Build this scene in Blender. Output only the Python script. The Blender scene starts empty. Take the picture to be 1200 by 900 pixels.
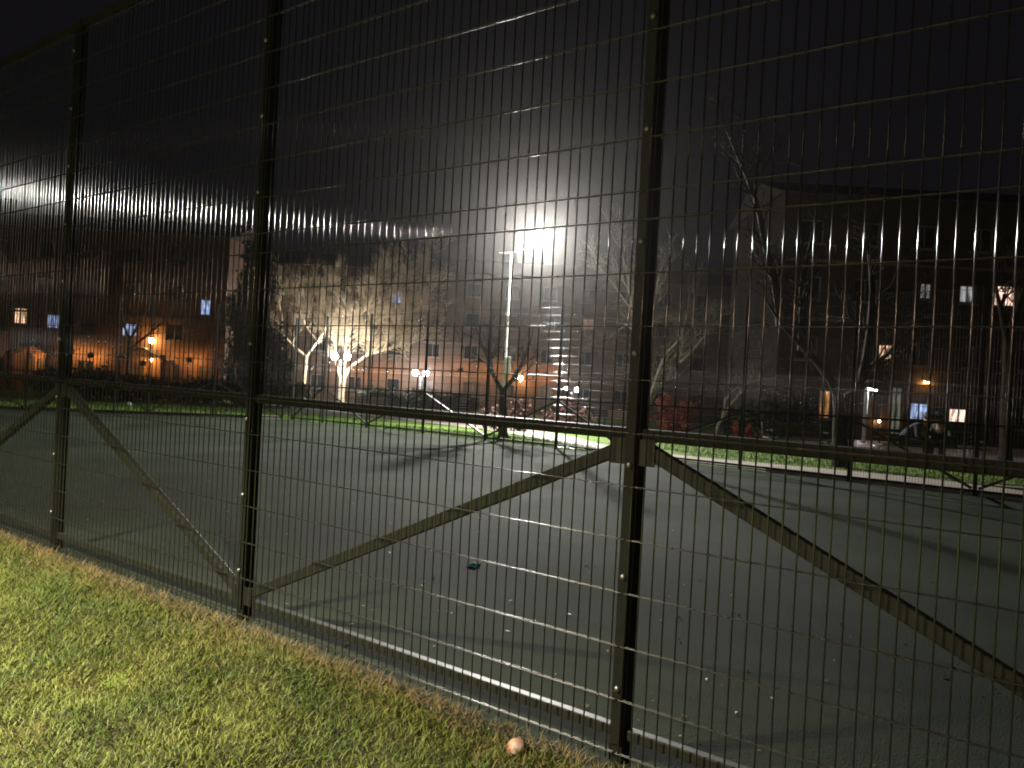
import bpy, bmesh, math, random
import numpy as np
from mathutils import Vector, Matrix, Euler

# ------------------------------------------------------------------ camera, sky, exposure
scene = bpy.context.scene
col = scene.collection
R = random.Random(7)
NR = np.random.default_rng(11)
YAW = math.radians(34.906)            # the view looks this far left of the fence's normal
FWD = Vector((-math.sin(YAW), math.cos(YAW), 0.0))
SIDE = Vector((math.cos(YAW), math.sin(YAW), 0.0))

cam_d = bpy.data.cameras.new("camera")
cam = bpy.data.objects.new("camera", cam_d)
col.objects.link(cam)
cam_d.sensor_fit = 'HORIZONTAL'
cam_d.sensor_width = 36.0
cam_d.lens = 36.0 * 866.89 / 1200.0
cam_d.clip_start = 0.05
cam_d.clip_end = 2000.0
_p, _r = math.radians(-0.3057), math.radians(3.0475)
_fw = Vector((-math.sin(YAW) * math.cos(_p), math.cos(YAW) * math.cos(_p), math.sin(_p)))
_rt = SIDE.copy()
_up = _rt.cross(_fw)
_r2 = _rt * math.cos(_r) + _up * math.sin(_r)
_u2 = _up * math.cos(_r) - _rt * math.sin(_r)
cam.matrix_world = Matrix(((_r2.x, _u2.x, -_fw.x, 0.0), (_r2.y, _u2.y, -_fw.y, 0.0),
                           (_r2.z, _u2.z, -_fw.z, 1.435), (0, 0, 0, 1)))
scene.camera = cam

world = bpy.data.worlds.new("World")
scene.world = world
world.use_nodes = True
_bg = world.node_tree.nodes["Background"]
_bg.inputs[0].default_value = (0.52, 0.46, 0.62, 1)      # moonless, faintly violet night sky
_bg.inputs[1].default_value = 0.008

scene.view_settings.view_transform = 'Standard'
scene.view_settings.look = 'None'
scene.view_settings.exposure = 0.0
scene.view_settings.gamma = 1.0
scene.cycles.use_denoising = True
scene.cycles.max_bounces = 6
scene.cycles.volume_bounces = 0
scene.cycles.sample_clamp_indirect = 3.0
scene.cycles.sample_clamp_direct = 0.0
scene.cycles.use_light_tree = True
scene.cycles.filter_width = 1.9
scene.cycles.light_sampling_threshold = 0.002
scene.cycles.transparent_max_bounces = 8

FLOOD_POWER = 14500.0      # radiance of the floodlight's lenses
STREET_POWER = 6200.0
GLOBE_POWER = 420.0
HAZE_DENSITY = 0.00045


# ------------------------------------------------------------------ ground shape
def _G(x):
    x = max(x, 0.0)
    return x ** 3 - x ** 4 / 2 if x < 1 else x - 0.5


def gz(x, y):
    """The court is level by the near fence; the park behind it falls gently away."""
    u = x * FWD.x + y * FWD.y  # drop follows the camera's view direction, chosen to give distant things plausible heights
    return -(0.06 * _G((u - 4) / 4) + 0.12 * _G((u - 18) / 8) - 0.25 * _G((u - 58) / 10))


# ------------------------------------------------------------------ materials
def mat(name, rgb, rough=0.6, metal=0.0, var=0.0, scale=8.0, rgb2=None, bump=0.0, bscale=40.0,
        spec=0.5, rough2=None, island=0.0, detail=4.0):
    m = bpy.data.materials.new(name)
    m.use_nodes = True
    nt = m.node_tree
    b = nt.nodes["Principled BSDF"]
    b.inputs["Base Color"].default_value = (*rgb, 1)
    b.inputs["Roughness"].default_value = rough
    b.inputs["Metallic"].default_value = metal
    b.inputs["Specular IOR Level"].default_value = spec
    geo = nt.nodes.new("ShaderNodeNewGeometry")
    if rgb2 is not None or rough2 is not None:
        nz = nt.nodes.new("ShaderNodeTexNoise")
        nz.inputs["Scale"].default_value = scale
        nz.inputs["Detail"].default_value = detail
        nt.links.new(geo.outputs["Position"], nz.inputs["Vector"])
        rp = nt.nodes.new("ShaderNodeMapRange")
        rp.inputs[1].default_value = 0.32
        rp.inputs[2].default_value = 0.68
        nt.links.new(nz.outputs[0], rp.inputs[0])
        if rgb2 is not None:
            mx = nt.nodes.new("ShaderNodeMix")
            mx.data_type = 'RGBA'
            mx.inputs[6].default_value = (*rgb, 1)
            mx.inputs[7].default_value = (*rgb2, 1)
            fac = rp.outputs[0]
            if island:
                ad = nt.nodes.new("ShaderNodeMath")
                ad.operation = 'MULTIPLY_ADD'
                ad.inputs[1].default_value = island
                nt.links.new(geo.outputs["Random Per Island"], ad.inputs[0])
                sb = nt.nodes.new("ShaderNodeMath")
                sb.operation = 'SUBTRACT'
                sb.inputs[1].default_value = island / 2
                sb.use_clamp = True
                nt.links.new(rp.outputs[0], ad.inputs[2])
                nt.links.new(ad.outputs[0], sb.inputs[0])
                fac = sb.outputs[0]
            nt.links.new(fac, mx.inputs[0])
            nt.links.new(mx.outputs[2], b.inputs["Base Color"])
        if rough2 is not None:
            mr = nt.nodes.new("ShaderNodeMapRange")
            mr.inputs[3].default_value = rough
            mr.inputs[4].default_value = rough2
            nt.links.new(rp.outputs[0], mr.inputs[0])
            nt.links.new(mr.outputs[0], b.inputs["Roughness"])
    if bump:
        n2 = nt.nodes.new("ShaderNodeTexNoise")
        n2.inputs["Scale"].default_value = bscale
        n2.inputs["Detail"].default_value = 3.0
        nt.links.new(geo.outputs["Position"], n2.inputs["Vector"])
        bp = nt.nodes.new("ShaderNodeBump")
        bp.inputs["Strength"].default_value = 1.0
        bp.inputs["Distance"].default_value = bump
        nt.links.new(n2.outputs[0], bp.inputs["Height"])
        nt.links.new(bp.outputs[0], b.inputs["Normal"])
    return m


def emit(name, rgb, strength, uneven=0.0):
    m = bpy.data.materials.new(name)
    m.use_nodes = True
    nt = m.node_tree
    b = nt.nodes["Principled BSDF"]
    b.inputs["Base Color"].default_value = (0.3, 0.3, 0.3, 1)
    b.inputs["Emission Color"].default_value = (*rgb, 1)
    b.inputs["Emission Strength"].default_value = strength
    m.cycles.emission_sampling = 'NONE' if uneven else 'FRONT'
    if uneven:                                  # curtains and things in the room: uneven light through the glass
        geo = nt.nodes.new("ShaderNodeNewGeometry")
        mp = nt.nodes.new("ShaderNodeMapping")
        mp.inputs["Scale"].default_value = (6.0, 6.0, 1.6)
        nz = nt.nodes.new("ShaderNodeTexNoise")
        nz.inputs["Scale"].default_value = 1.0
        nz.inputs["Detail"].default_value = 2.0
        mr = nt.nodes.new("ShaderNodeMapRange")
        mr.inputs[1].default_value, mr.inputs[2].default_value = 0.35, 0.65
        mr.inputs[3].default_value, mr.inputs[4].default_value = strength * (1 - uneven), strength * 1.25
        nt.links.new(geo.outputs["Position"], mp.inputs["Vector"])
        nt.links.new(mp.outputs[0], nz.inputs["Vector"])
        nt.links.new(nz.outputs[0], mr.inputs[0])
        nt.links.new(mr.outputs[0], b.inputs["Emission Strength"])
    return m


M = {}
M['court'] = mat('court_tarmac', (0.014, 0.022, 0.012), 0.85, rgb2=(0.042, 0.056, 0.036), scale=0.7,
                 rough2=0.95, bump=0.007, bscale=110, spec=0.12, detail=9)
M['ground'] = mat('park_grass', (0.065, 0.125, 0.018), 0.9, rgb2=(0.11, 0.165, 0.028), scale=2.5, bump=0.05, bscale=9, spec=0.2)
M['lawn'] = mat('lawn_soil', (0.030, 0.032, 0.012), 0.95, rgb2=(0.055, 0.048, 0.022), scale=6, bump=0.02, bscale=30, spec=0.2)
M['blade'] = mat('grass_blade', (0.065, 0.110, 0.012), 0.6, rgb2=(0.20, 0.220, 0.045), scale=2.6, island=0.9, spec=0.35)
M['straw'] = mat('dry_grass_blade', (0.15, 0.12, 0.045), 0.6, rgb2=(0.27, 0.20, 0.10), scale=5, island=0.9, spec=0.3)
M['farblade'] = mat('far_grass_blade', (0.09, 0.18, 0.022), 0.6, rgb2=(0.15, 0.23, 0.04), scale=3, island=0.8, spec=0.3)
M['earth'] = mat('bare_earth', (0.030, 0.022, 0.016), 0.8, rgb2=(0.06, 0.042, 0.030), scale=9, bump=0.02, bscale=40, spec=0.3)
M['path'] = mat('concrete_path', (0.24, 0.205, 0.17), 0.75, rgb2=(0.31, 0.27, 0.23), scale=1.6, bump=0.004, bscale=60)
M['kerb'] = mat('kerb_concrete', (0.26, 0.245, 0.215), 0.7, rgb2=(0.34, 0.32, 0.28), scale=4, bump=0.004, bscale=50)
M['steel'] = mat('wet_powder_coat', (0.010, 0.012, 0.009), 0.55, rgb2=(0.016, 0.018, 0.013), scale=20, rough2=0.65,
                 bump=0.0008, bscale=170, spec=0.3)
M['wire'] = mat('wet_fence_wire', (0.018, 0.020, 0.016), 0.20, rgb2=(0.028, 0.030, 0.024), scale=40, spec=0.9)
_nt = M['wire'].node_tree                     # drawn wire: fine die lines run along it, so it glints tall-narrow
_tg = _nt.nodes.new("ShaderNodeTangent")
_tg.direction_type = 'RADIAL'
_tg.axis = 'Z'
_nt.nodes["Principled BSDF"].inputs["Anisotropic"].default_value = 0.97
_nt.links.new(_tg.outputs[0], _nt.nodes["Principled BSDF"].inputs["Tangent"])
M['wire_flat'] = mat('wet_cross_wire', (0.018, 0.020, 0.016), 0.26, rgb2=(0.028, 0.030, 0.024), scale=40, rough2=0.34, spec=0.9)
M['brace'] = mat('galvanised_brace', (0.015, 0.018, 0.012), 0.55, rgb2=(0.024, 0.027, 0.019), scale=14, rough2=0.5, bump=0.001, bscale=120)
M['zinc'] = mat('zinc_bolt', (0.35, 0.35, 0.34), 0.35, metal=0.8)
M['column'] = mat('pale_column_paint', (0.55, 0.56, 0.54), 0.45, rgb2=(0.45, 0.46, 0.45), scale=5)
M['lampmetal'] = mat('lamp_metal', (0.16, 0.16, 0.165), 0.4, metal=0.3)
M['bark_pale'] = mat('pale_bark', (0.44, 0.34, 0.22), 0.8, rgb2=(0.58, 0.47, 0.32), scale=5, bump=0.01, bscale=25)  # lighter tone for the lit trees: part of their brightness is in the colour
M['bark_wan'] = mat('muted_pale_bark', (0.17, 0.15, 0.115), 0.8, rgb2=(0.26, 0.23, 0.18), scale=5, bump=0.01, bscale=25)  # pale bark in a lower tone
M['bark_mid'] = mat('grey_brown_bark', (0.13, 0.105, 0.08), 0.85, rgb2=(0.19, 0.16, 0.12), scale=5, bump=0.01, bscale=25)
M['bark_dark'] = mat('unlit_dark_bark', (0.018, 0.015, 0.011), 0.9, rgb2=(0.032, 0.026, 0.020), scale=6, bump=0.012, bscale=22, spec=0.1)  # near-black for unlit trees: their shade is put into the bark colour
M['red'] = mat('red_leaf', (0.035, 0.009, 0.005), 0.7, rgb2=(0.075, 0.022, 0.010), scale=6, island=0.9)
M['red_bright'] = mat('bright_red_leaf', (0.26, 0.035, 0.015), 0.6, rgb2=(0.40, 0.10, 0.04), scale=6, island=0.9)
M['darkleaf'] = mat('dark_evergreen_leaf', (0.022, 0.034, 0.013), 0.45, rgb2=(0.045, 0.06, 0.022), scale=5, island=0.9)
M['limeleaf'] = mat('yellow_green_leaf', (0.10, 0.14, 0.02), 0.5, rgb2=(0.19, 0.22, 0.05), scale=5, island=0.9)
M['brick'] = mat('brown_brick', (0.10, 0.056, 0.034), 0.85, rgb2=(0.145, 0.08, 0.048), scale=1.2, bump=0.004, bscale=14)  # tone raised to carry the porch light on the left block
M['brick_dark'] = mat('dark_brick', (0.026, 0.018, 0.012), 0.9, rgb2=(0.040, 0.028, 0.018), scale=1.2, bump=0.004, bscale=14)  # lowest brick tone: the right block's night shade is in the colour
M['brick_mid'] = mat('dimmed_brick', (0.062, 0.038, 0.025), 0.85, rgb2=(0.092, 0.056, 0.036), scale=1.2, bump=0.004, bscale=14)  # brick darkened so the middle block sinks into night; shade in the colour
M['render'] = mat('grey_render', (0.11, 0.08, 0.06), 0.85, rgb2=(0.14, 0.10, 0.075), scale=1.5)
M['roof'] = mat('roof_tile', (0.045, 0.038, 0.034), 0.7, rgb2=(0.065, 0.052, 0.046), scale=3)
M['frame'] = mat('window_frame_paint', (0.13, 0.12, 0.11), 0.5)
M['door'] = mat('door_paint', (0.055, 0.045, 0.035), 0.4)
M['glass'] = mat('dark_window_glass', (0.012, 0.013, 0.015), 0.08, spec=0.6)
M['lit_warm'] = emit('lit_window_warm', (1.0, 0.62, 0.36), 1.7, 0.85)
M['lit_pink'] = emit('lit_window_pink', (1.0, 0.66, 0.50), 1.9, 0.85)
M['lit_blue'] = emit('lit_window_blue', (0.45, 0.60, 1.0), 0.95, 0.85)
M['lit_white'] = emit('lit_window_white', (0.80, 0.80, 0.82), 0.42, 0.85)
M['lit_dim'] = emit('lit_window_dim', (1.0, 0.42, 0.20), 0.22, 0.85)
M['lit_green'] = emit('lit_lobby_glass', (0.55, 0.62, 0.45), 0.20, 0.85)
M['lit_amber'] = emit('lit_stair_window', (1.0, 0.42, 0.09), 0.42, 0.85)
M['wood'] = mat('bench_timber', (0.12, 0.075, 0.045), 0.55, rgb2=(0.17, 0.11, 0.065), scale=7, bump=0.002, bscale=60)
M['wood_pale'] = mat('pale_bench_timber', (0.38, 0.27, 0.20), 0.55, rgb2=(0.46, 0.34, 0.26), scale=7, bump=0.002, bscale=60)
M['wood_dark'] = mat('dark_bench_timber', (0.030, 0.025, 0.020), 0.5, rgb2=(0.045, 0.038, 0.03), scale=7)
M['iron'] = mat('black_iron', (0.02, 0.02, 0.02), 0.4, metal=0.2)
M['bin'] = mat('pale_bin_plastic', (0.42, 0.42, 0.40), 0.5)
M['white'] = mat('white_rubber', (0.75, 0.75, 0.72), 0.5)
M['navy'] = mat('navy_cloth', (0.020, 0.022, 0.036), 0.9, rgb2=(0.03, 0.032, 0.05), scale=20)
M['green_coat'] = mat('dark_green_cloth', (0.018, 0.028, 0.016), 0.9, rgb2=(0.028, 0.04, 0.024), scale=20)
M['grey_cloth'] = mat('charcoal_cloth', (0.03, 0.03, 0.03), 0.9)
M['skin'] = mat('skin', (0.30, 0.17, 0.12), 0.5)
M['hair'] = mat('dark_hair', (0.015, 0.011, 0.009), 0.6)
M['ball'] = mat('scuffed_ball', (0.42, 0.16, 0.09), 0.6, rgb2=(0.62, 0.50, 0.42), scale=26, bump=0.003, bscale=60)
M['cyan'] = mat('turquoise_plastic', (0.03, 0.55, 0.62), 0.3)
_nt = M['cyan'].node_tree                     # thin plastic: light comes through it
_tr = _nt.nodes.new("ShaderNodeBsdfTranslucent")
_tr.inputs[0].default_value = (0.03, 0.62, 0.70, 1)
_mx = _nt.nodes.new("ShaderNodeMixShader")
_mx.inputs[0].default_value = 0.5
_nt.links.new(_nt.nodes["Principled BSDF"].outputs[0], _mx.inputs[1])
_nt.links.new(_tr.outputs[0], _mx.inputs[2])
_nt.links.new(_mx.outputs[0], _nt.nodes["Material Output"].inputs[0])
M['leaf'] = mat('fallen_leaf', (0.12, 0.08, 0.045), 0.6, rgb2=(0.32, 0.27, 0.19), scale=3, island=1.2)


# ------------------------------------------------------------------ mesh helpers
class MB:
    """Collects boxes, tubes and quads in plain lists and links them as one mesh object."""

    def __init__(self):
        self.v, self.f = [], []

    def box(self, c, s, rot=None):
        n = len(self.v)
        for dx in (-1, 1):
            for dy in (-1, 1):
                for dz in (-1, 1):
                    q = Vector((dx * s[0] / 2, dy * s[1] / 2, dz * s[2] / 2))
                    if rot is not None:
                        q = rot @ q
                    self.v.append((c[0] + q.x, c[1] + q.y, c[2] + q.z))
        for q in ((0, 1, 3, 2), (4, 6, 7, 5), (0, 4, 5, 1), (2, 3, 7, 6), (0, 2, 6, 4), (1, 5, 7, 3)):
            self.f.append(tuple(n + k for k in q))
        return self

    def bar(self, a, b, w, h, up=(0, 0, 1)):
        """A rectangular bar from a to b."""
        a, b = Vector(a), Vector(b)
        d = (b - a).normalized()
        s = d.cross(Vector(up)).normalized()
        t = s.cross(d)
        rot = Matrix((d, s, t)).transposed()
        return self.box((a + b) / 2, ((b - a).length, w, h), rot)

    def tube(self, pts, rad, sides=6, cap=True):
        pts = [Vector(p) for p in pts]
        if not hasattr(rad, '__len__'):
            rad = [rad] * len(pts)
        n0 = len(self.v)
        ref = None
        for i, p in enumerate(pts):
            d = (pts[min(i + 1, len(pts) - 1)] - pts[max(i - 1, 0)]).normalized()
            if ref is None:
                ref = Vector((1, 0, 0)) if abs(d.x) < 0.8 else Vector((0, 1, 0))
            s = d.cross(ref).normalized()
            t = d.cross(s)
            for k in range(sides):
                a = 2 * math.pi * k / sides
                q = p + (s * math.cos(a) + t * math.sin(a)) * rad[i]
                self.v.append((q.x, q.y, q.z))
        for i in range(len(pts) - 1):
            for k in range(sides):
                k2 = (k + 1) % sides
                self.f.append((n0 + i * sides + k, n0 + i * sides + k2, n0 + (i + 1) * sides + k2, n0 + (i + 1) * sides + k))
        if cap:
            self.caps(n0, n0 + (len(pts) - 1) * sides, sides)
        return self

    def caps(self, a, b, sides):
        # end caps with vertices of their own, so that smooth shading stays true along the sides
        n = len(self.v)
        self.v += [self.v[a + k] for k in range(sides)] + [self.v[b + k] for k in range(sides)]
        self.f.append(tuple(n + k for k in reversed(range(sides))))
        self.f.append(tuple(n + sides + k for k in range(sides)))

    def lathe(self, prof, sides=16, c=(0, 0, 0)):
        n0 = len(self.v)
        for r, z in prof:
            for k in range(sides):
                a = 2 * math.pi * k / sides
                self.v.append((c[0] + r * math.cos(a), c[1] + r * math.sin(a), c[2] + z))
        for i in range(len(prof) - 1):
            for k in range(sides):
                k2 = (k + 1) % sides
                self.f.append((n0 + i * sides + k, n0 + i * sides + k2, n0 + (i + 1) * sides + k2, n0 + (i + 1) * sides + k))
        self.caps(n0, n0 + (len(prof) - 1) * sides, sides)
        return self

    def quad(self, a, b, c, d):
        n = len(self.v)
        self.v += [tuple(a), tuple(b), tuple(c), tuple(d)]
        self.f.append((n, n + 1, n + 2, n + 3))
        return self

    def mesh(self, name, m, smooth=False):
        me = bpy.data.meshes.new(name)
        me.from_pydata(self.v, [], self.f)
        me.materials.append(m)
        if smooth:
            me.polygons.foreach_set('use_smooth', [len(f) <= 4 for f in self.f])   # end caps stay flat
        me.update()
        return me

    def build(self, name, m, parent=None, smooth=False, bevel=0.0):
        me = self.mesh(name, m, smooth)
        if bevel:
            bm = bmesh.new()
            bm.from_mesh(me)
            bmesh.ops.bevel(bm, geom=bm.edges[:], offset=bevel, segments=2, profile=0.5, affect='EDGES')
            bm.to_mesh(me)
            bm.free()
        return link(name, me, parent)


def link(name, me, parent=None, loc=None, rot=None):
    o = bpy.data.objects.new(name, me)
    col.objects.link(o)
    if parent is not None:
        o.parent = parent
    if loc is not None:
        o.location = loc
    if rot is not None:
        o.rotation_euler = rot
    return o


def thing(name, label, cat, loc=(0, 0, 0), rz=0.0, group=None):
    o = link(name, None, None, loc, (0, 0, rz))
    o.empty_display_size = 0.2
    return tag(o, label, cat, group)


def tag(o, label=None, cat=None, group=None, kind=None):
    if label:
        o['label'] = label
    if cat:
        o['category'] = cat
    if group:
        o['group'] = group
    if kind:
        o['kind'] = kind
    return o


def np_mesh(name, verts, loops, counts, m):
    me = bpy.data.meshes.new(name)
    me.vertices.add(len(verts))
    me.vertices.foreach_set('co', np.asarray(verts, np.float32).ravel())
    me.loops.add(len(loops))
    me.loops.foreach_set('vertex_index', np.asarray(loops, np.int32))
    starts = np.concatenate(([0], np.cumsum(counts)[:-1]))
    me.polygons.add(len(counts))
    me.polygons.foreach_set('loop_start', starts.astype(np.int32))
    me.materials.append(m)
    me.update(calc_edges=True)
    me.validate()
    return me


def strip_sheet(name, near, far, m, off, nacross=4, step=0.8):
    """A sheet between two polylines with the same number of points, laid on the ground."""
    P, Q = [], []
    for i in range(len(near) - 1):
        n = max(1, int(max(math.dist(near[i], near[i + 1]), math.dist(far[i], far[i + 1])) / step))
        for k in range(n):
            t = k / n
            P.append((near[i][0] + (near[i + 1][0] - near[i][0]) * t, near[i][1] + (near[i + 1][1] - near[i][1]) * t))
            Q.append((far[i][0] + (far[i + 1][0] - far[i][0]) * t, far[i][1] + (far[i + 1][1] - far[i][1]) * t))
    P.append(near[-1])
    Q.append(far[-1])
    v, f = [], []
    for p, q in zip(P, Q):
        for k in range(nacross + 1):
            t = k / nacross
            x, y = p[0] + (q[0] - p[0]) * t, p[1] + (q[1] - p[1]) * t
            v.append((x, y, gz(x, y) + off))
    w = nacross + 1
    for i in range(len(P) - 1):
        for k in range(nacross):
            f.append((i * w + k, (i + 1) * w + k, (i + 1) * w + k + 1, i * w + k + 1))
    mb = MB()
    mb.v, mb.f = v, f
    return tag(mb.build(name, m), kind='structure')


# ------------------------------------------------------------------ the setting: ground, court, paths, kerb
def ground_sheet():
    v, f = [], []
    us = [-60, -20] + [-10 + 0.5 * i for i in range(0, 180)] + [90, 120, 160, 200]
    vs = [-200, -120, -80] + [-60 + 4 * i for i in range(0, 31)] + [80, 120, 200]
    for u in us:
        for w in vs:
            x, y = FWD.x * u + SIDE.x * w, FWD.y * u + SIDE.y * w
            v.append((x, y, gz(x, y)))
    n = len(vs)
    for i in range(len(us) - 1):
        for k in range(n - 1):
            f.append((i * n + k, i * n + k + 1, (i + 1) * n + k + 1, (i + 1) * n + k))
    mb = MB()
    mb.v, mb.f = v, f
    tag(mb.build('ground', M['ground']), kind='structure')


ground_sheet()
FENCE_Y = 2.532
FAR_A, FAR_B = (6.0, 13.91), (-20.6, 16.51)         # the far fence line
SIDE_B = (-28.27, 2.58)                              # where the left fence meets the near one
strip_sheet('court', [(6.0, 2.40), (-28.4, 2.40)], [FAR_A, FAR_B], M['court'], 0.020, nacross=26, step=0.7)
strip_sheet('path', [(5, 14.55), (0, 14.95), (-3, 15.15), (-6.1, 15.5), (-8.0, 16.0), (-9.4, 16.5), (-11.8, 18.3), (-15, 20.4),
                     (-21.1, 22.9), (-27, 25.5), (-36, 29)],
            [(5, 17.3), (0, 17.3), (-3, 17.2), (-6.2, 16.9), (-8.6, 17.3), (-9.8, 18.4), (-12.1, 20.9), (-14.9, 23.2),
             (-22, 26.8), (-30, 30.5), (-40, 34.5)], M['path'], 0.022)
strip_sheet('path', [(4, 25.5), (-4, 25.2), (-9, 25.0), (-13, 27.0), (-18.5, 30), (-30, 38), (-45, 48)],
            [(4, 29), (-4, 29), (-10, 29.5), (-14.5, 33), (-20, 38), (-32, 45), (-48, 54)], M['path'], 0.024)
strip_sheet('path', [(-19.5, 24.2), (-24, 26.2), (-33, 30.4)], [(-18.8, 32), (-27, 37.6), (-38, 45)], M['path'], 0.026)
strip_sheet('forecourt', [(26, 22), (8, 24), (-7, 31)], [(34, 70), (16, 70), (-14, 38)], M['path'], 0.026, nacross=40)


def kerb_line():
    # one kerb stone after another along the far edge and the left edge of the court
    root = None
    runs = [((5.6, 13.99), (-4.2, 14.93)), ((-20.9, 16.2), (-28.0, 3.2))]
    base = MB()
    for a, b in runs:
        a3 = Vector((a[0], a[1], 0))
        b3 = Vector((b[0], b[1], 0))
        n = int((b3 - a3).length / 0.915)
        for i in range(n):
            p, q = a3.lerp(b3, i / n), a3.lerp(b3, (i + 1) / n)
            d = (q - p).normalized() * 0.006
            p, q = p + d, q - d
            p.z, q.z = gz(p.x, p.y) + 0.05, gz(q.x, q.y) + 0.05
            nrm = Vector((-(q - p).y, (q - p).x, 0)).normalized() * (0.10 if a is runs[0][0] else -0.10)
            if nrm.y < 0 and a is runs[0][0]:
                nrm = -nrm
            mb = MB().bar(p + nrm, q + nrm, 0.13, 0.13 + R.uniform(-0.006, 0.006))
            if root is None:
                root = mb.build('kerb', M['kerb'])
                tag(root, kind='structure')
            else:
                mb.build('kerb_stone', M['kerb'], root)


kerb_line()


# ------------------------------------------------------------------ near fence
def near_fence():
    root = thing('mesh_fence', 'tall wet steel mesh fence nearest the camera, on the grass edge', 'fence', (0, FENCE_Y, 0))
    posts = [3.35, 1.08, -1.211, -3.544, -5.80, -8.08, -10.36, -12.64, -14.92, -17.2, -19.48, -21.76, -24.04, -26.3]
    back = 0.045       # the frame stands behind the mesh, on the court side
    TOP = 3.90
    z = lambda x: gz(x, FENCE_Y)
    pm = MB().box((0, 0, TOP / 2 - 0.15), (0.062, 0.062, TOP + 0.30))
    pme = None
    bolt_me = None
    for i, x in enumerate(posts):
        if pme is None:
            o = pm.build('post', M['steel'], root, bevel=0.006)
            pme = o.data
        else:
            o = link('post', pme, root)
        o.location = (x, back, z(x))
        if -9 < x < 2:
            c = link('clamp_bar', clamp_me(), o)
            c.location = (0, -0.040, 0)
            for k in range(9):
                b = link('bolt', bolt(), o)
                b.location = (0.0, -0.047, 0.30 + 0.42 * k)
                b.rotation_euler = (math.radians(90), 0, 0)
    # rails, one per bay, with A-shaped braces: peaks at every second post
    for i in range(len(posts) - 1):
        x1, x0 = posts[i], posts[i + 1]
        z1, z0 = z(x1), z(x0)
        a, b = x0 + 0.033, x1 - 0.033
        MB().bar((a, back, z0 + 1.255), (b, back, z1 + 1.255), 0.045, 0.045).build('mid_rail', M['steel'], root, bevel=0.004)
        MB().bar((a, back, z0 + 0.125), (b, back, z1 + 0.125), 0.040, 0.040).build('bottom_rail', M['brace'], root, bevel=0.004)
        MB().bar((a, back, z0 + TOP - 0.03), (b, back, z1 + TOP - 0.03), 0.045, 0.045).build('top_rail', M['steel'], root, bevel=0.004)
        # posts[2], posts[4], ... are the peaks
        if i % 2 == 1:
            lo, hi = (a + 0.02, z0 + 1.20), (b - 0.02, z1 + 0.17)
        else:
            lo, hi = (a + 0.02, z0 + 0.17), (b - 0.02, z1 + 1.20)
        MB().bar((lo[0], back, lo[1]), (hi[0], back, hi[1]), 0.045, 0.052).build('brace', M['brace'], root, bevel=0.004)
        for (px, pz) in (lo, hi):
            pl = MB().box((px, back - 0.026, pz - 0.01), (0.075, 0.006, 0.10)).build('gusset', M['brace'], root)
    # welded mesh: verticals every 50 mm, paired horizontals every 200 mm, in two lifts
    zs = [0.06 + 0.2 * k for k in range(11)] + [2.168 + 0.2 * k for k in range(9)]
    n = 0
    x = 1.08 - 0.025
    far_mb = MB()
    while x > -8.08:
        o = link('vertical_wire', vme_full(), root)
        o.location = (x + R.uniform(-0.0015, 0.0015), R.uniform(-0.001, 0.001), z(x) + 0.03)
        o.rotation_euler = (R.gauss(0, 0.0006), R.gauss(0, 0.0008), R.uniform(0, 6))
        x -= 0.05
        n += 1
    for i in range(1, 5):
        x1, x0 = posts[i], posts[i + 1]
        for zz in zs:
            m_ = MB()
            for yy in (-0.0050, 0.0050):
                pts = []
                for k in range(7):
                    xx = x0 + 0.006 + (x1 - x0 - 0.012) * k / 6
                    pts.append((xx, yy, z(xx) + zz + R.uniform(-0.0010, 0.0010)))
                m_.tube(pts, 0.0021, 20, False)
            m_.build('horizontal_wire', M['wire_flat'], root, True)
    # the bays outside the picture: one joined mesh
    for xa, xb in ((1.105, 3.35), (-26.3, -8.1)):
        x = xa
        while x < xb:
            far_mb.tube([(x, 0, z(x) + 0.03), (x, 0, z(x) + 3.80)], 0.0027, 4, False)
            x += 0.05
        for zz in zs:
            m = int((xb - xa) / 1.0)
            far_mb.tube([(xa + (xb - xa) * k / m, 0.0, z(xa + (xb - xa) * k / m) + zz) for k in range(m + 1)], 0.004, 4, False)
    tag(far_mb.build('wire_mesh', M['wire'], root, True), kind='stuff')


_cache = {}


def vme_full():
    if 'v' not in _cache:
        _cache['v'] = MB().tube([(0, 0, 0), (0, 0, 2.07), (0, 0, 3.78)], 0.0031, 24, False).mesh('vertical_wire', M['wire'], True)
    return _cache['v']


def clamp_me():
    if 'c' not in _cache:
        _cache['c'] = MB().box((0, 0, 1.95), (0.045, 0.005, 3.72)).mesh('clamp_bar', M['steel'])
    return _cache['c']


def bolt():
    if 'b' not in _cache:
        _cache['b'] = MB().lathe([(0.012, 0.0), (0.012, 0.004), (0.009, 0.008), (0.003, 0.010)], 10).mesh('bolt', M['zinc'], True)
    return _cache['b']


near_fence()


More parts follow.
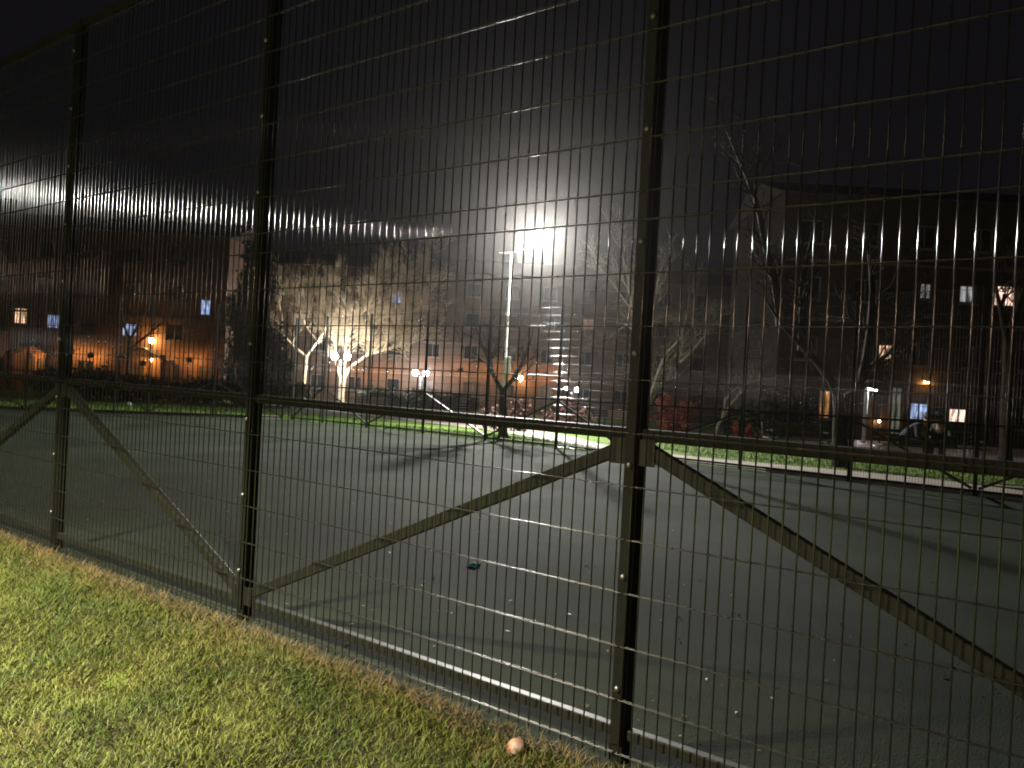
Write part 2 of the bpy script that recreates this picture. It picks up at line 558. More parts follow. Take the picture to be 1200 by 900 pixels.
def far_fence(a, b, name, label, posts, peaks, height):
    """A fence from a to b (ground points); posts are distances along it."""
    a, b = Vector((a[0], a[1], 0)), Vector((b[0], b[1], 0))
    L = (b - a).length
    d = (b - a).normalized()
    root = thing(name, label, 'fence', (a.x, a.y, 0), math.atan2(d.y, d.x))
    zf = lambda s: gz(a.x + d.x * s, a.y + d.y * s)
    pme = None
    for s in posts:
        if pme is None:
            o = MB().box((0, 0, height / 2 - 0.1), (0.06, 0.06, height + 0.2)).build('post', M['steel'], root, bevel=0.005)
            pme = o.data
        else:
            o = link('post', pme, root)
        o.location = (s, 0.05, zf(s))
    for i in range(len(posts) - 1):
        s0, s1 = sorted((posts[i], posts[i + 1]))
        for nm, h in (('mid_rail', 1.2), ('bottom_rail', 0.10)):
            MB().bar((s0 + 0.03, 0.05, zf(s0) + h), (s1 - 0.03, 0.05, zf(s1) + h), 0.04, 0.04).build(nm, M['steel'], root)
        p0, p1 = peaks[i], peaks[i + 1]
        sa, sb = posts[i], posts[i + 1]
        if p0 != p1:
            e = 0.05 if sb > sa else -0.05
            MB().bar((sa + e, 0.05, zf(sa) + (1.15 if p0 else 0.14)), (sb - e, 0.05, zf(sb) + (1.15 if p1 else 0.14)), 0.04, 0.045).build('brace', M['brace'], root)
    w = MB()
    s = 0.03
    while s < L:
        w.tube([(s, 0, zf(s) + 0.03), (s, 0, zf(s) + height - 0.02)], 0.0026, 4, False)
        s += 0.05
    k = 0.06
    while k < height:
        n = 24
        w.tube([(L * i / n, 0, zf(L * i / n) + k) for i in range(n + 1)], 0.0042, 5, False)
        k += 0.2
    tag(w.build('wire_mesh', M['wire'], root, True), kind='stuff')


_fa = Vector((FAR_A[0], FAR_A[1]))


def _dist(x, y):
    return (Vector((x, y)) - _fa).length


far_posts = [0.1, 2.35, 4.7, 6.9, _dist(-2.62, 14.76), _dist(-4.69, 14.96), _dist(-7.3, 15.21), _dist(-9.32, 15.41), _dist(-11.63, 15.63),
             _dist(-14.04, 15.87), _dist(-16.55, 16.11), _dist(-18.8, 16.34), _dist(-20.55, 16.5)]
far_posts[3] = 0.5 * (far_posts[2] + far_posts[4])
far_peaks = [1, 0, 1, 0, 1, 1, 0, 1, 0, 1, 0, 1, 0]
far_fence(FAR_A, FAR_B, 'mesh_fence', 'distant dark steel mesh fence along the far side of the court before the path', far_posts, far_peaks, 3.5)
_sl = (Vector(SIDE_B) - Vector((-20.75, 16.25))).length
far_fence((-20.75, 16.25), SIDE_B, 'mesh_fence', 'steel mesh fence across the left end of the court, beside the dim lawn',
          [0.06, 2.25, 4.17, 5.1, 7.4, 9.7, 12.0, 14.3], [0, 1, 0, 1, 0, 1, 0, 1], 3.7)


# ------------------------------------------------------------------ lamps
def floodlight():
    bx, by = -16.26, 22.78
    t = thing('floodlight_column', 'tall pale floodlight column beyond the far fence with two glaring white lamps', 'floodlight', (bx, by, gz(bx, by)), YAW)
    H = 6.62
    MB().lathe([(0.17, 0), (0.17, 0.03), (0.10, 0.05), (0.095, 1.2), (0.062, 1.35), (0.05, 4.0), (0.038, H)], 16).build('pole', M['column'], t, True)
    MB().box((0.10, -0.03, 2.42), (0.22, 0.16, 0.62)).build('control_box', M['column'], t, bevel=0.012)
    br = MB()
    br.bar((-0.42, -0.02, 3.86), (0.06, -0.02, 3.90), 0.05, 0.05)
    br.bar((-0.08, -0.03, 4.35), (0.08, -0.03, 4.20), 0.07, 0.05)
    br.build('bracket', M['column'], t)
    MB().tube([(-0.45, 0, H), (0, 0, H + 0.03), (0.6, 0, H + 0.25), (1.1, 0, H + 0.58)], 0.03, 10).build('cross_arm', M['lampmetal'], t, True)
    # two lamp heads, tilted down over the court and towards the near fence
    for (x, zz, s, yaw, tilt) in ((1.02, H + 0.60, 1.0, -0.28, 30), (0.72, H + 0.21, 0.26, 1.9, 42)):
        rot = Euler((math.radians(90 + tilt), 0, yaw), 'XYZ').to_matrix()
        lh = MB()
        lh.box((0, 0, 0), (0.50 * s, 0.38 * s, 0.14 * s))
        lh.box((0, 0, -0.09 * s), (0.30 * s, 0.22 * s, 0.06 * s))
        h = lh.build('lamp_head', M['lampmetal'], t, bevel=0.008)
        h.location = (x, -0.10, zz)
        h.rotation_euler = Euler((math.radians(90 + tilt), 0, yaw), 'XYZ')
        a, b_, z_ = 0.22 * s, 0.16 * s, 0.072 * s
        MB().quad((-a, -b_, z_), (a, -b_, z_), (a, b_, z_), (-a, b_, z_)).build('lens', M['flood'], h)
    return t


M['flood'] = emit('floodlight_lens', (1.0, 0.97, 0.90), FLOOD_POWER)
M['globe'] = emit('globe_lamp', (1.0, 0.96, 0.90), GLOBE_POWER * 1.6)
M['globe_far'] = emit('far_globe_lamp', (0.93, 0.95, 1.0), GLOBE_POWER * 0.55)
M['sodium'] = emit('amber_lamp', (1.0, 0.45, 0.10), 150.0)
M['porch'] = emit('porch_lamp', (1.0, 0.50, 0.17), 170.0)
M['wash'] = emit('amber_wash_lamp', (1.0, 0.45, 0.12), 210.0)
M['rear'] = emit('pinkish_globe_lamp', (1.0, 0.66, 0.48), 1700.0)
M['street'] = emit('street_lamp_lens', (1.0, 0.88, 0.62), STREET_POWER)
M['tube'] = emit('post_lamp_lens', (1.0, 0.96, 0.93), 2600.0)
floodlight()


def ico(r, c=(0, 0, 0), sub=2):
    bm = bmesh.new()
    bmesh.ops.create_icosphere(bm, subdivisions=sub, radius=r)
    mb = MB()
    mb.v = [(v.co.x + c[0], v.co.y + c[1], v.co.z + c[2]) for v in bm.verts]
    mb.f = [tuple(v.index for v in f.verts) for f in bm.faces]
    bm.free()
    return mb


def globe_lamp(x, y, h, sp, gm, label, r=0.17):
    t = thing('park_lamp', label, 'lamp post', (x, y, gz(x, y)), YAW, 'twin globe lamps in the park')
    MB().lathe([(0.10, 0), (0.10, 0.25), (0.055, 0.30), (0.045, h)], 12).build('pole', M['column'], t, True)
    MB().bar((-sp, 0, h), (sp, 0, h), 0.05, 0.05).build('cross_arm', M['lampmetal'], t)
    for s in (-1, 1):
        g = ico(r, (s * sp, 0, h + 0.04 + r)).build('globe', M[gm], t, True)
        MB().lathe([(0.07, 0), (0.09, 0.05), (0.05, 0.06)], 10, (s * sp, 0, h - 0.01)).build('globe_collar', M['lampmetal'], t)
    return t


globe_lamp(-43.6, 39.25, 3.55, 0.48, 'globe', 'twin globe lamp in front of the wide lit bare tree', 0.25)
globe_lamp(-41.76, 46.44, 2.75, 0.42, 'globe_far', 'twin globe lamp left of the orange wall, above the dark bench', 0.25)
globe_lamp(-29.34, 50.24, 2.05, 0.42, 'globe_far', 'small distant twin globe lamp right of the red shrubs', 0.17)


def post_lamp():
    x, y = -5.92, 36.1
    t = thing('post_lamp', 'slim white lamp post lit bright beside the dark forked tree', 'lamp post', (x, y, gz(x, y)), YAW)
    MB().lathe([(0.10, 0), (0.10, 0.1), (0.085, 0.12), (0.085, 2.45)], 14).build('pole', M['white'], t, True)
    MB().bar((0, 0, 2.50), (0.46, 0, 2.44), 0.13, 0.07).build('lamp_arm', M['white'], t)
    MB().bar((0.10, 0, 2.448), (0.44, 0, 2.408), 0.09, 0.012).build('lens', M['tube'], t)


post_lamp()


def street_lamp():
    # a hooded lamp on the lawn beside the photographer, out of the picture: its skirt keeps the light on the grass
    x, y, h = -4.3, -1.5, 4.3
    t = thing('street_lamp', 'hooded lamp on the near lawn, lighting the grass from outside the picture', 'street lamp', (x, y, gz(x, y)), 0.0)
    MB().lathe([(0.11, 0), (0.11, 0.9), (0.07, 1.0), (0.05, h + 0.1)], 14).build('pole', M['lampmetal'], t, True).location = (-0.9, -0.9, 0)
    MB().bar((-0.9, -0.9, h + 0.08), (0, 0, h + 0.08), 0.06, 0.06).build('lamp_arm', M['lampmetal'], t)
    hd = MB()
    hd.box((0, 0, h), (0.60, 0.60, 0.04))
    for q in ((0.29, 0, 0.02, 0.56, 0.26), (-0.29, 0, 0.02, 0.56, 0.26), (0, 0.29, 0.60, 0.02, 0.36), (0, -0.29, 0.60, 0.02, 0.26)):
        hd.box((q[0], q[1], h - 0.02 - q[4] / 2), (q[2], q[3], q[4]))
    hd.build('lamp_hood', M['iron'], t)
    MB().quad((-0.2, 0.13, h - 0.03), (0.2, 0.13, h - 0.03), (0.2, -0.23, h - 0.03), (-0.2, -0.23, h - 0.03)).build('lens', M['street'], t)


street_lamp()


def rear_lamp():
    # a park lamp well behind the photographer; the fence wires mirror it
    x, y = -6.0, -26.0
    t = thing('globe_lamp', 'single globe lamp on the lawn behind the photographer, out of the picture', 'lamp post', (x, y, gz(x, y)), 0.0)
    MB().lathe([(0.11, 0), (0.11, 0.3), (0.06, 0.36), (0.05, 4.2)], 12).build('pole', M['lampmetal'], t, True)
    MB().lathe([(0.09, 4.18), (0.14, 4.24), (0.10, 4.27)], 12).build('globe_collar', M['lampmetal'], t, True)
    ico(0.25, (0, 0, 4.5), 1).build('globe', M['rear'], t, True)


rear_lamp()


# ------------------------------------------------------------------ trees
def polyline_resample(pts, seg, wob, rnd):
    out = [pts[0]]
    for a, b in zip(pts[:-1], pts[1:]):
        n = max(1, int((b - a).length / seg))
        for k in range(1, n + 1):
            p = a.lerp(b, k / n)
            if k < n:
                p = p + Vector((rnd.uniform(-wob, wob), rnd.uniform(-wob, wob), rnd.uniform(-wob, wob)))
            out.append(p)
    return out


def tree(label, loc, limbs, r0, bark, seed, size=1.0, twig_r=0.008, density=1.0, trunk_limbs=1, spread=1.0, group=None, name='bare_tree', levels=3,
         limb_r=None):
    rnd = random.Random(seed)
    t = thing(name, label, 'tree', loc, YAW, group)
    trunk, crown = MB(), MB()
    ends = []
    for i, L in enumerate(limbs):
        dep = rnd.uniform(-0.25, 0.25) * size if i >= trunk_limbs else 0.0
        pts = []
        for k, p in enumerate(L):
            f = k / max(1, len(L) - 1)
            pts.append(Vector((p[0], dep * f * 3, p[1])))
        pts = polyline_resample(pts, 0.35 * size, 0.018 * size, rnd)
        n = len(pts)
        if i < trunk_limbs:
            ra, rb = r0, r0 * 0.62
        else:
            ra = r0 * (limb_r if limb_r else 0.55)
            rb = max(twig_r * 1.6, ra * 0.16)
        rad = [ra + (rb - ra) * k / (n - 1) for k in range(n)]
        if i < trunk_limbs:
            rad[0] *= 1.35
            pts[0] = pts[0] - Vector((0, 0, 0.12))
        (trunk if i < trunk_limbs else crown).tube(pts, rad, 7 if i < trunk_limbs else 6)
        if i >= trunk_limbs or len(limbs) == 1:
            ends.append((pts, rad))

    def twig(p, d, length, r, lev):
        n = max(2, int(length / (0.16 * size)))
        n = min(n, 6)
        q = [p]
        for k in range(n):
            d = (d + Vector((rnd.gauss(0, 0.17), rnd.gauss(0, 0.17), rnd.gauss(0.05, 0.15)))).normalized()
            q.append(q[-1] + d * (length / n))
        rad = [r * (1 - 0.75 * k / n) for k in range(n + 1)]
        crown.tube(q, rad, 3 if r < 0.02 else 4, False)
        if lev > 0:
            m = int(rnd.uniform(3, 6) * density)
            for _ in range(m):
                k = rnd.randint(1, n)
                dd = (q[k] - q[k - 1]).normalized()
                side = Vector((rnd.gauss(0, 1), rnd.gauss(0, 1), rnd.gauss(0, 1)))
                side = (side - dd * side.dot(dd)).normalized()
                nd = (dd * rnd.uniform(0.5, 1.1) + side * rnd.uniform(0.5, 1.0) * spread + Vector((0, 0, 0.25))).normalized()
                twig(q[k], nd, length * rnd.uniform(0.45, 0.75), max(twig_r * 0.6, r * 0.55), lev - 1)

    for pts, rad in ends:
        n = len(pts)
        tot = sum((pts[k + 1] - pts[k]).length for k in range(n - 1))
        m = int(tot / (0.33 * size) * density) + 3
        for j in range(m):
            f = rnd.uniform(0.25, 1.0) if j > 2 else 1.0
            k = min(n - 1, max(1, int(f * (n - 1))))
            dd = (pts[k] - pts[k - 1]).normalized()
            side = Vector((rnd.gauss(0, 1), rnd.gauss(0, 1), rnd.gauss(0, 1)))
            side = (side - dd * side.dot(dd)).normalized()
            nd = (dd * rnd.uniform(0.4, 1.0) + side * rnd.uniform(0.4, 1.0) * spread + Vector((0, 0, 0.3))).normalized()
            if j <= 2:
                nd = (dd + side * 0.35 * j).normalized()
            twig(pts[k], nd, size * rnd.uniform(0.55, 1.25), max(twig_r, rad[k] * 0.5), levels - 1)
    trunk.build('trunk', bark, t, True)
    crown.build('crown', bark, t, True)
    return t


TREES = {  # limb points, like most placements here, computed beforehand from image pixels
 'T1': [[(0.13, 0.1), (0.2, 1.42), (0.29, 2.33), (0.73, 3.18)],
        [(0.73, 3.18), (2.0, 4.22), (2.8, 4.82), (3.99, 5.78), (5.34, 6.54), (6.7, 7.1)],
        [(2.8, 4.82), (2.06, 5.68), (1.74, 6.56)],
        [(0.29, 2.31), (0.24, 5.23), (0.82, 6.93), (1.8, 7.95), (3.95, 9.31), (6.17, 10.54), (6.44, 11.93)],
        [(0.2, 1.6), (-0.46, 3.46), (-0.62, 5.19), (-1.28, 7.23), (-2.56, 9.24)],
        [(0.29, 2.4), (-0.0, 5.22), (0.28, 8.01), (1.36, 9.79)],
        [(3.66, 5.55), (4.62, 6.99), (5.95, 8.17), (6.92, 9.4)],
        [(0.82, 6.93), (-0.3, 8.2), (-1.2, 9.9)], [(1.8, 7.95), (2.4, 9.4), (2.9, 10.6)],
        [(-0.62, 5.19), (-2.2, 6.4), (-3.4, 8.2)], [(2.0, 4.22), (4.0, 4.9), (6.2, 5.6)], [(3.95, 9.31), (4.4, 10.2), (4.6, 11.0)], [(0.24, 5.23), (2.0, 6.4), (3.8, 7.6)]],
 'T2': [[(0.06, 0.1), (0.12, 1.58), (0.19, 2.79), (0.21, 3.73)],
        [(0.21, 3.73), (-0.77, 4.54), (-1.83, 5.63), (-3.1, 6.76)],
        [(0.21, 3.73), (1.01, 4.97), (0.16, 5.93), (-0.43, 6.91), (-0.9, 8.35)],
        [(1.01, 4.97), (1.51, 5.8), (1.71, 7.02)], [(-1.83, 5.63), (-1.9, 7.0), (-2.3, 8.6)]],
 'T3': [[(0.04, -0.01), (0.0, 0.82), (-0.05, 1.32)],
        [(-0.05, 1.32), (-0.3, 1.72), (-0.44, 2.06), (-0.7, 2.63), (-0.96, 3.26)],
        [(-0.05, 1.32), (0.19, 1.63), (0.4, 1.99), (0.56, 2.42), (0.71, 3.05)],
        [(-0.39, 1.95), (-0.51, 2.64), (-0.41, 3.33)]],
 'T4': [[(0.0, -0.0), (0.1, 0.83), (0.3, 1.73), (0.51, 2.46), (0.82, 3.37), (1.49, 4.12)],
        [(0.02, 0.21), (0.23, 1.08), (0.55, 1.75), (1.08, 2.49), (1.45, 3.05), (1.6, 3.59), (1.58, 4.49), (1.78, 5.39), (1.83, 5.93)],
        [(1.45, 3.05), (2.05, 3.79), (2.47, 4.53)],
        [(-0.09, 0.28), (-0.24, 1.7), (-0.24, 3.14), (-0.3, 4.21), (-0.71, 5.26), (-1.49, 6.29), (-2.17, 7.04)],
        [(-0.29, 4.03), (-0.85, 4.53), (-1.44, 4.07)],
        [(-0.71, 5.26), (-0.93, 6.68), (-1.21, 7.81)],
        [(-0.3, 4.21), (0.16, 5.66), (0.44, 7.04)], [(0.3, 1.73), (0.9, 3.0), (2.2, 4.3), (3.1, 4.4)]],
 'T5': [[(0.0, 0.02), (0.11, 0.53), (0.25, 0.75)],
        [(0.25, 0.75), (0.33, 1.11), (0.35, 1.54), (0.54, 1.84), (0.85, 2.21), (0.71, 2.71)],
        [(0.25, 0.75), (0.57, 1.37), (0.97, 1.86), (1.38, 2.24), (1.73, 2.47), (1.91, 3.06), (1.74, 4.12)],
        [(1.04, 1.94), (1.54, 2.68), (1.46, 3.39)]],
 'T6': [[(0.01, -0.01), (-0.06, 0.73), (-0.09, 1.32), (-0.15, 1.67)],
        [(-0.15, 1.67), (-0.36, 1.97), (-0.72, 2.36), (-1.13, 2.73), (-1.54, 3.09), (-2.07, 3.76)],
        [(-0.12, 1.51), (0.21, 1.69), (0.39, 1.97), (0.66, 2.34), (1.09, 2.66), (1.68, 3.37)],
        [(0.35, 1.93), (0.51, 2.53), (0.6, 3.12), (0.66, 4.1), (0.5, 5.47)],
        [(-1.03, 2.64), (-1.11, 3.13), (-1.26, 4.0), (-1.17, 5.18)],
        [(-1.54, 3.09), (-1.8, 4.17), (-2.39, 6.0), (-3.15, 7.43)]],
 'T7': [[(0.01, -0.06), (-0.05, 1.08), (-0.1, 2.35), (-0.15, 3.62)],
        [(-0.15, 3.62), (-0.58, 4.61), (-1.03, 5.85)],
        [(-0.15, 3.62), (0.02, 5.15), (-0.12, 6.66)]],
 'T8': [[(0.02, -0.04), (0.48, 0.29), (0.3, 1.0), (0.06, 1.69), (0.12, 3.43)],
        [(0.12, 3.43), (-0.56, 4.91), (-1.17, 6.91)],
        [(0.12, 3.43), (0.93, 5.5), (1.82, 8.09)],
        [(0.15, 2.92), (1.74, 4.53), (3.41, 6.65)]],
 'T9': [[(0.04, -0.05), (-0.26, 0.9)], [(-0.26, 0.9), (-0.58, 1.14), (-0.86, 1.73), (-0.94, 2.23), (-1.47, 3.73)]],
}
GT = 'bare winter trees in the park'
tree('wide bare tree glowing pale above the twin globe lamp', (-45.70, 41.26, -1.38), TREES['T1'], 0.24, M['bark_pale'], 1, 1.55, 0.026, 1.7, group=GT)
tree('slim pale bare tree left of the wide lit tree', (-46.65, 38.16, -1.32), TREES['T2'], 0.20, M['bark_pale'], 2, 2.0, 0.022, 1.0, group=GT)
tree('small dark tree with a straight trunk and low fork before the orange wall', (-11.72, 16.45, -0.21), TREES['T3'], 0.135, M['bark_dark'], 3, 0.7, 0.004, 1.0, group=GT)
tree('tall bare tree of several pale leaning stems behind the nearest post', (-13.19, 28.58, -0.51), TREES['T4'], 0.085, M['bark_wan'], 4, 1.05, 0.008, 1.0, group=GT, limb_r=0.75)
tree('low pale forked tree leaning right on the lit grass', (-10.67, 30.35, -0.51), TREES['T5'], 0.095, M['bark_wan'], 5, 0.8, 0.008, 0.9, group=GT, limb_r=0.75)
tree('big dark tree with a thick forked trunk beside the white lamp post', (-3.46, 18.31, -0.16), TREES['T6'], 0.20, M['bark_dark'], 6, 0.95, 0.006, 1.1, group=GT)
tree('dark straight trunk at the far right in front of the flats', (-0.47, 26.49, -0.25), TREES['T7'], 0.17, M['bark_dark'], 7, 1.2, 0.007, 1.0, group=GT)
tree('crooked birch standing before the arched porch at the left', (-44.00, 22.93, -0.90), TREES['T8'], 0.15, M['bark_mid'], 8, 1.7, 0.012, 1.0, group=GT)
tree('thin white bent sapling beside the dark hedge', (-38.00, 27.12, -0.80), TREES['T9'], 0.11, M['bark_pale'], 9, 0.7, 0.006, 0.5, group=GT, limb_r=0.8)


# ------------------------------------------------------------------ shrubs and hedges
def leaf_cloud(blobs, n, size, seed):
    rng = np.random.default_rng(seed)
    C_, Rr = np.array([b[0] for b in blobs], float), np.array([b[1] for b in blobs], float)
    w = Rr.prod(1) ** (2 / 3)
    idx = rng.choice(len(blobs), n, p=w / w.sum())
    d = rng.normal(size=(n, 3))
    d /= np.linalg.norm(d, axis=1)[:, None]
    rad = rng.uniform(0.15, 1.0, n) ** 0.45 * (1 + 0.22 * rng.normal(size=n))
    P = C_[idx] + d * Rr[idx] * rad[:, None]
    P = P[P[:, 2] > 0.02]
    n = len(P)
    a = rng.normal(size=(n, 3))
    a /= np.linalg.norm(a, axis=1)[:, None]
    b = np.cross(a, rng.normal(size=(n, 3)))
    b /= np.linalg.norm(b, axis=1)[:, None]
    s = size * rng.uniform(0.6, 1.4, n)[:, None]
    V = np.stack([P - a * s, P + b * s * 0.5, P + a * s, P - b * s * 0.5], 1).reshape(-1, 3)
    return V, np.arange(4 * n), np.full(n, 4)


def shrub(name, label, cat, x, y, blobs, n, size, m, seed, group=None):
    t = thing(name, label, cat, (x, y, gz(x, y)), YAW, group)
    link('foliage', np_mesh('foliage', *leaf_cloud(blobs, n, size, seed), m), t)
    st = MB()
    rnd = random.Random(seed)
    for (c, r) in blobs:
        for k in range(4):
            top = (c[0] + rnd.uniform(-.6, .6) * r[0], c[1] + rnd.uniform(-.6, .6) * r[1], c[2] + r[2] * rnd.uniform(0.1, 0.8))
            b0 = (c[0] * 0.8 + rnd.uniform(-.15, .15), c[1] * 0.8, -0.05)
            mid = tuple((b0[i] * 0.5 + top[i] * 0.5) + rnd.uniform(-.08, .08) for i in range(3))
            st.tube([b0, mid, top], [0.025, 0.016, 0.006], 4)
    st.build('stems', M['bark_dark'], t, True)
    return t


GR = 'red leaved shrubs in the park'
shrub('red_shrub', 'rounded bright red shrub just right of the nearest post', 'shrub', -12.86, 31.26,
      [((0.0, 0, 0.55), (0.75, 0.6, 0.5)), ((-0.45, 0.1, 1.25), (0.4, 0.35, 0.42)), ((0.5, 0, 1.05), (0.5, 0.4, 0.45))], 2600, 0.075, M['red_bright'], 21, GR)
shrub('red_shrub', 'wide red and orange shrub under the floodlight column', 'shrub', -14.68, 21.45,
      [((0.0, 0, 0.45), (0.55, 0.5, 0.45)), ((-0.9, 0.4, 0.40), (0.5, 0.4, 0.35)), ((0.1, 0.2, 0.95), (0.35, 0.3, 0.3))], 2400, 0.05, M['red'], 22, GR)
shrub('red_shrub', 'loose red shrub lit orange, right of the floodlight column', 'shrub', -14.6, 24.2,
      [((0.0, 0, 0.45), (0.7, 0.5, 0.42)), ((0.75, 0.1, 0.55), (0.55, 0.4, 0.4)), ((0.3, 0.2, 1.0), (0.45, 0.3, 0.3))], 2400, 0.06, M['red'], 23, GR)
shrub('red_shrub', 'small pinkish red shrub on the lit grass beside the pale leaning tree', 'shrub', -9.55, 30.6,
      [((0.2, 0, 0.30), (0.16, 0.16, 0.35)), ((-0.35, 0, 0.35), (0.14, 0.14, 0.38))], 500, 0.05, M['red_bright'], 24, GR)
shrub('green_shrub', 'yellow green bush lit by the small distant globe lamp', 'shrub', -25.9, 42.88,
      [((0, 0, 0.9), (0.75, 0.6, 0.9)), ((0.3, 0, 1.6), (0.5, 0.4, 0.5))], 1500, 0.11, M['limeleaf'], 25)
shrub('dark_shrub', 'large dark evergreen bush on the grass left of the big dark tree', 'shrub', -9.6, 34.9,
      [((0, 0, 0.9), (1.3, 0.9, 0.95)), ((0.9, 0, 1.3), (0.9, 0.8, 0.85)), ((-1.6, 0.3, 0.7), (0.9, 0.7, 0.7)), ((0.3, 0, 1.8), (0.8, 0.7, 0.5))], 5200, 0.10, M['darkleaf'], 26)
shrub('evergreen_tree', 'broad dark evergreen between the arched porch and the wide lit tree', 'tree', -40.25, 28.7,
      [((0, 0, 1.6), (1.5, 1.3, 1.5)), ((0.4, 0, 3.6), (1.6, 1.3, 1.7)), ((-0.3, 0, 5.6), (1.3, 1.1, 1.5)), ((0.3, 0, 7.4), (1.1, 0.9, 1.5)), ((0.2, 0, 9.2), (0.8, 0.7, 1.4)), ((1.6, 0.2, 2.6), (0.9, 0.8, 1.2))],
      16000, 0.16, M['darkleaf'], 31)
GH = 'dark hedges before the flats'
shrub('hedge', 'low dark hedge at the far left in front of the lit windows', 'hedge', -43.43, 20.89,
      [((-2.2, 0, 0.8), (1.5, 0.7, 0.8)), ((0.2, 0, 0.85), (1.5, 0.7, 0.85)), ((1.9, 0, 0.7), (1.0, 0.7, 0.7))], 5200, 0.13, M['darkleaf'], 27, GH)
shrub('hedge', 'dark hedge in front of the arched orange porch', 'hedge', -43.0, 23.63,
      [((0.2, 0, 0.6), (1.3, 0.7, 0.65)), ((2.2, 0, 0.55), (1.3, 0.7, 0.55))], 3600, 0.13, M['darkleaf'], 28, GH)
shrub('hedge', 'dark hedge between the birch and the second post', 'hedge', -41.0, 27.5,
      [((-1.2, 0, 0.7), (1.6, 0.7, 0.75)), ((1.4, 0, 0.75), (1.6, 0.7, 0.8)), ((4.0, 0, 0.8), (1.5, 0.7, 0.8))], 5200, 0.13, M['darkleaf'], 29, GH)
shrub('hedge', 'dark hedge behind the benches, right of the wide lit tree', 'hedge', -39.8, 42.0,
      [((-1.5, 0, 0.75), (1.9, 0.8, 0.8)), ((1.8, 0, 0.8), (1.9, 0.8, 0.85)), ((4.6, 0.2, 0.7), (1.6, 0.8, 0.75))], 5200, 0.14, M['darkleaf'], 30, GH)


# ------------------------------------------------------------------ buildings
_wc = {}


def win_meshes(w, h, litmat):
    k = (round(w, 2), round(h, 2), litmat)
    if k not in _wc:
        f = MB()
        t = 0.07
        f.box((0, 0, h / 2 - t / 2), (w, 0.08, t))
        f.box((0, 0, -h / 2 + t / 2), (w, 0.08, t))
        f.box((-w / 2 + t / 2, 0, 0), (t, 0.08, h - 2 * t))
        f.box((w / 2 - t / 2, 0, 0), (t, 0.08, h - 2 * t))
        f.box((0, 0, 0), (t * 0.8, 0.07, h - 2 * t))
        p = MB().box((0, 0.01, 0), (w - 2 * t, 0.02, h - 2 * t))
        _wc[k] = (f.mesh('window', M['frame']), p.mesh('pane', M[litmat]))
    return _wc[k]


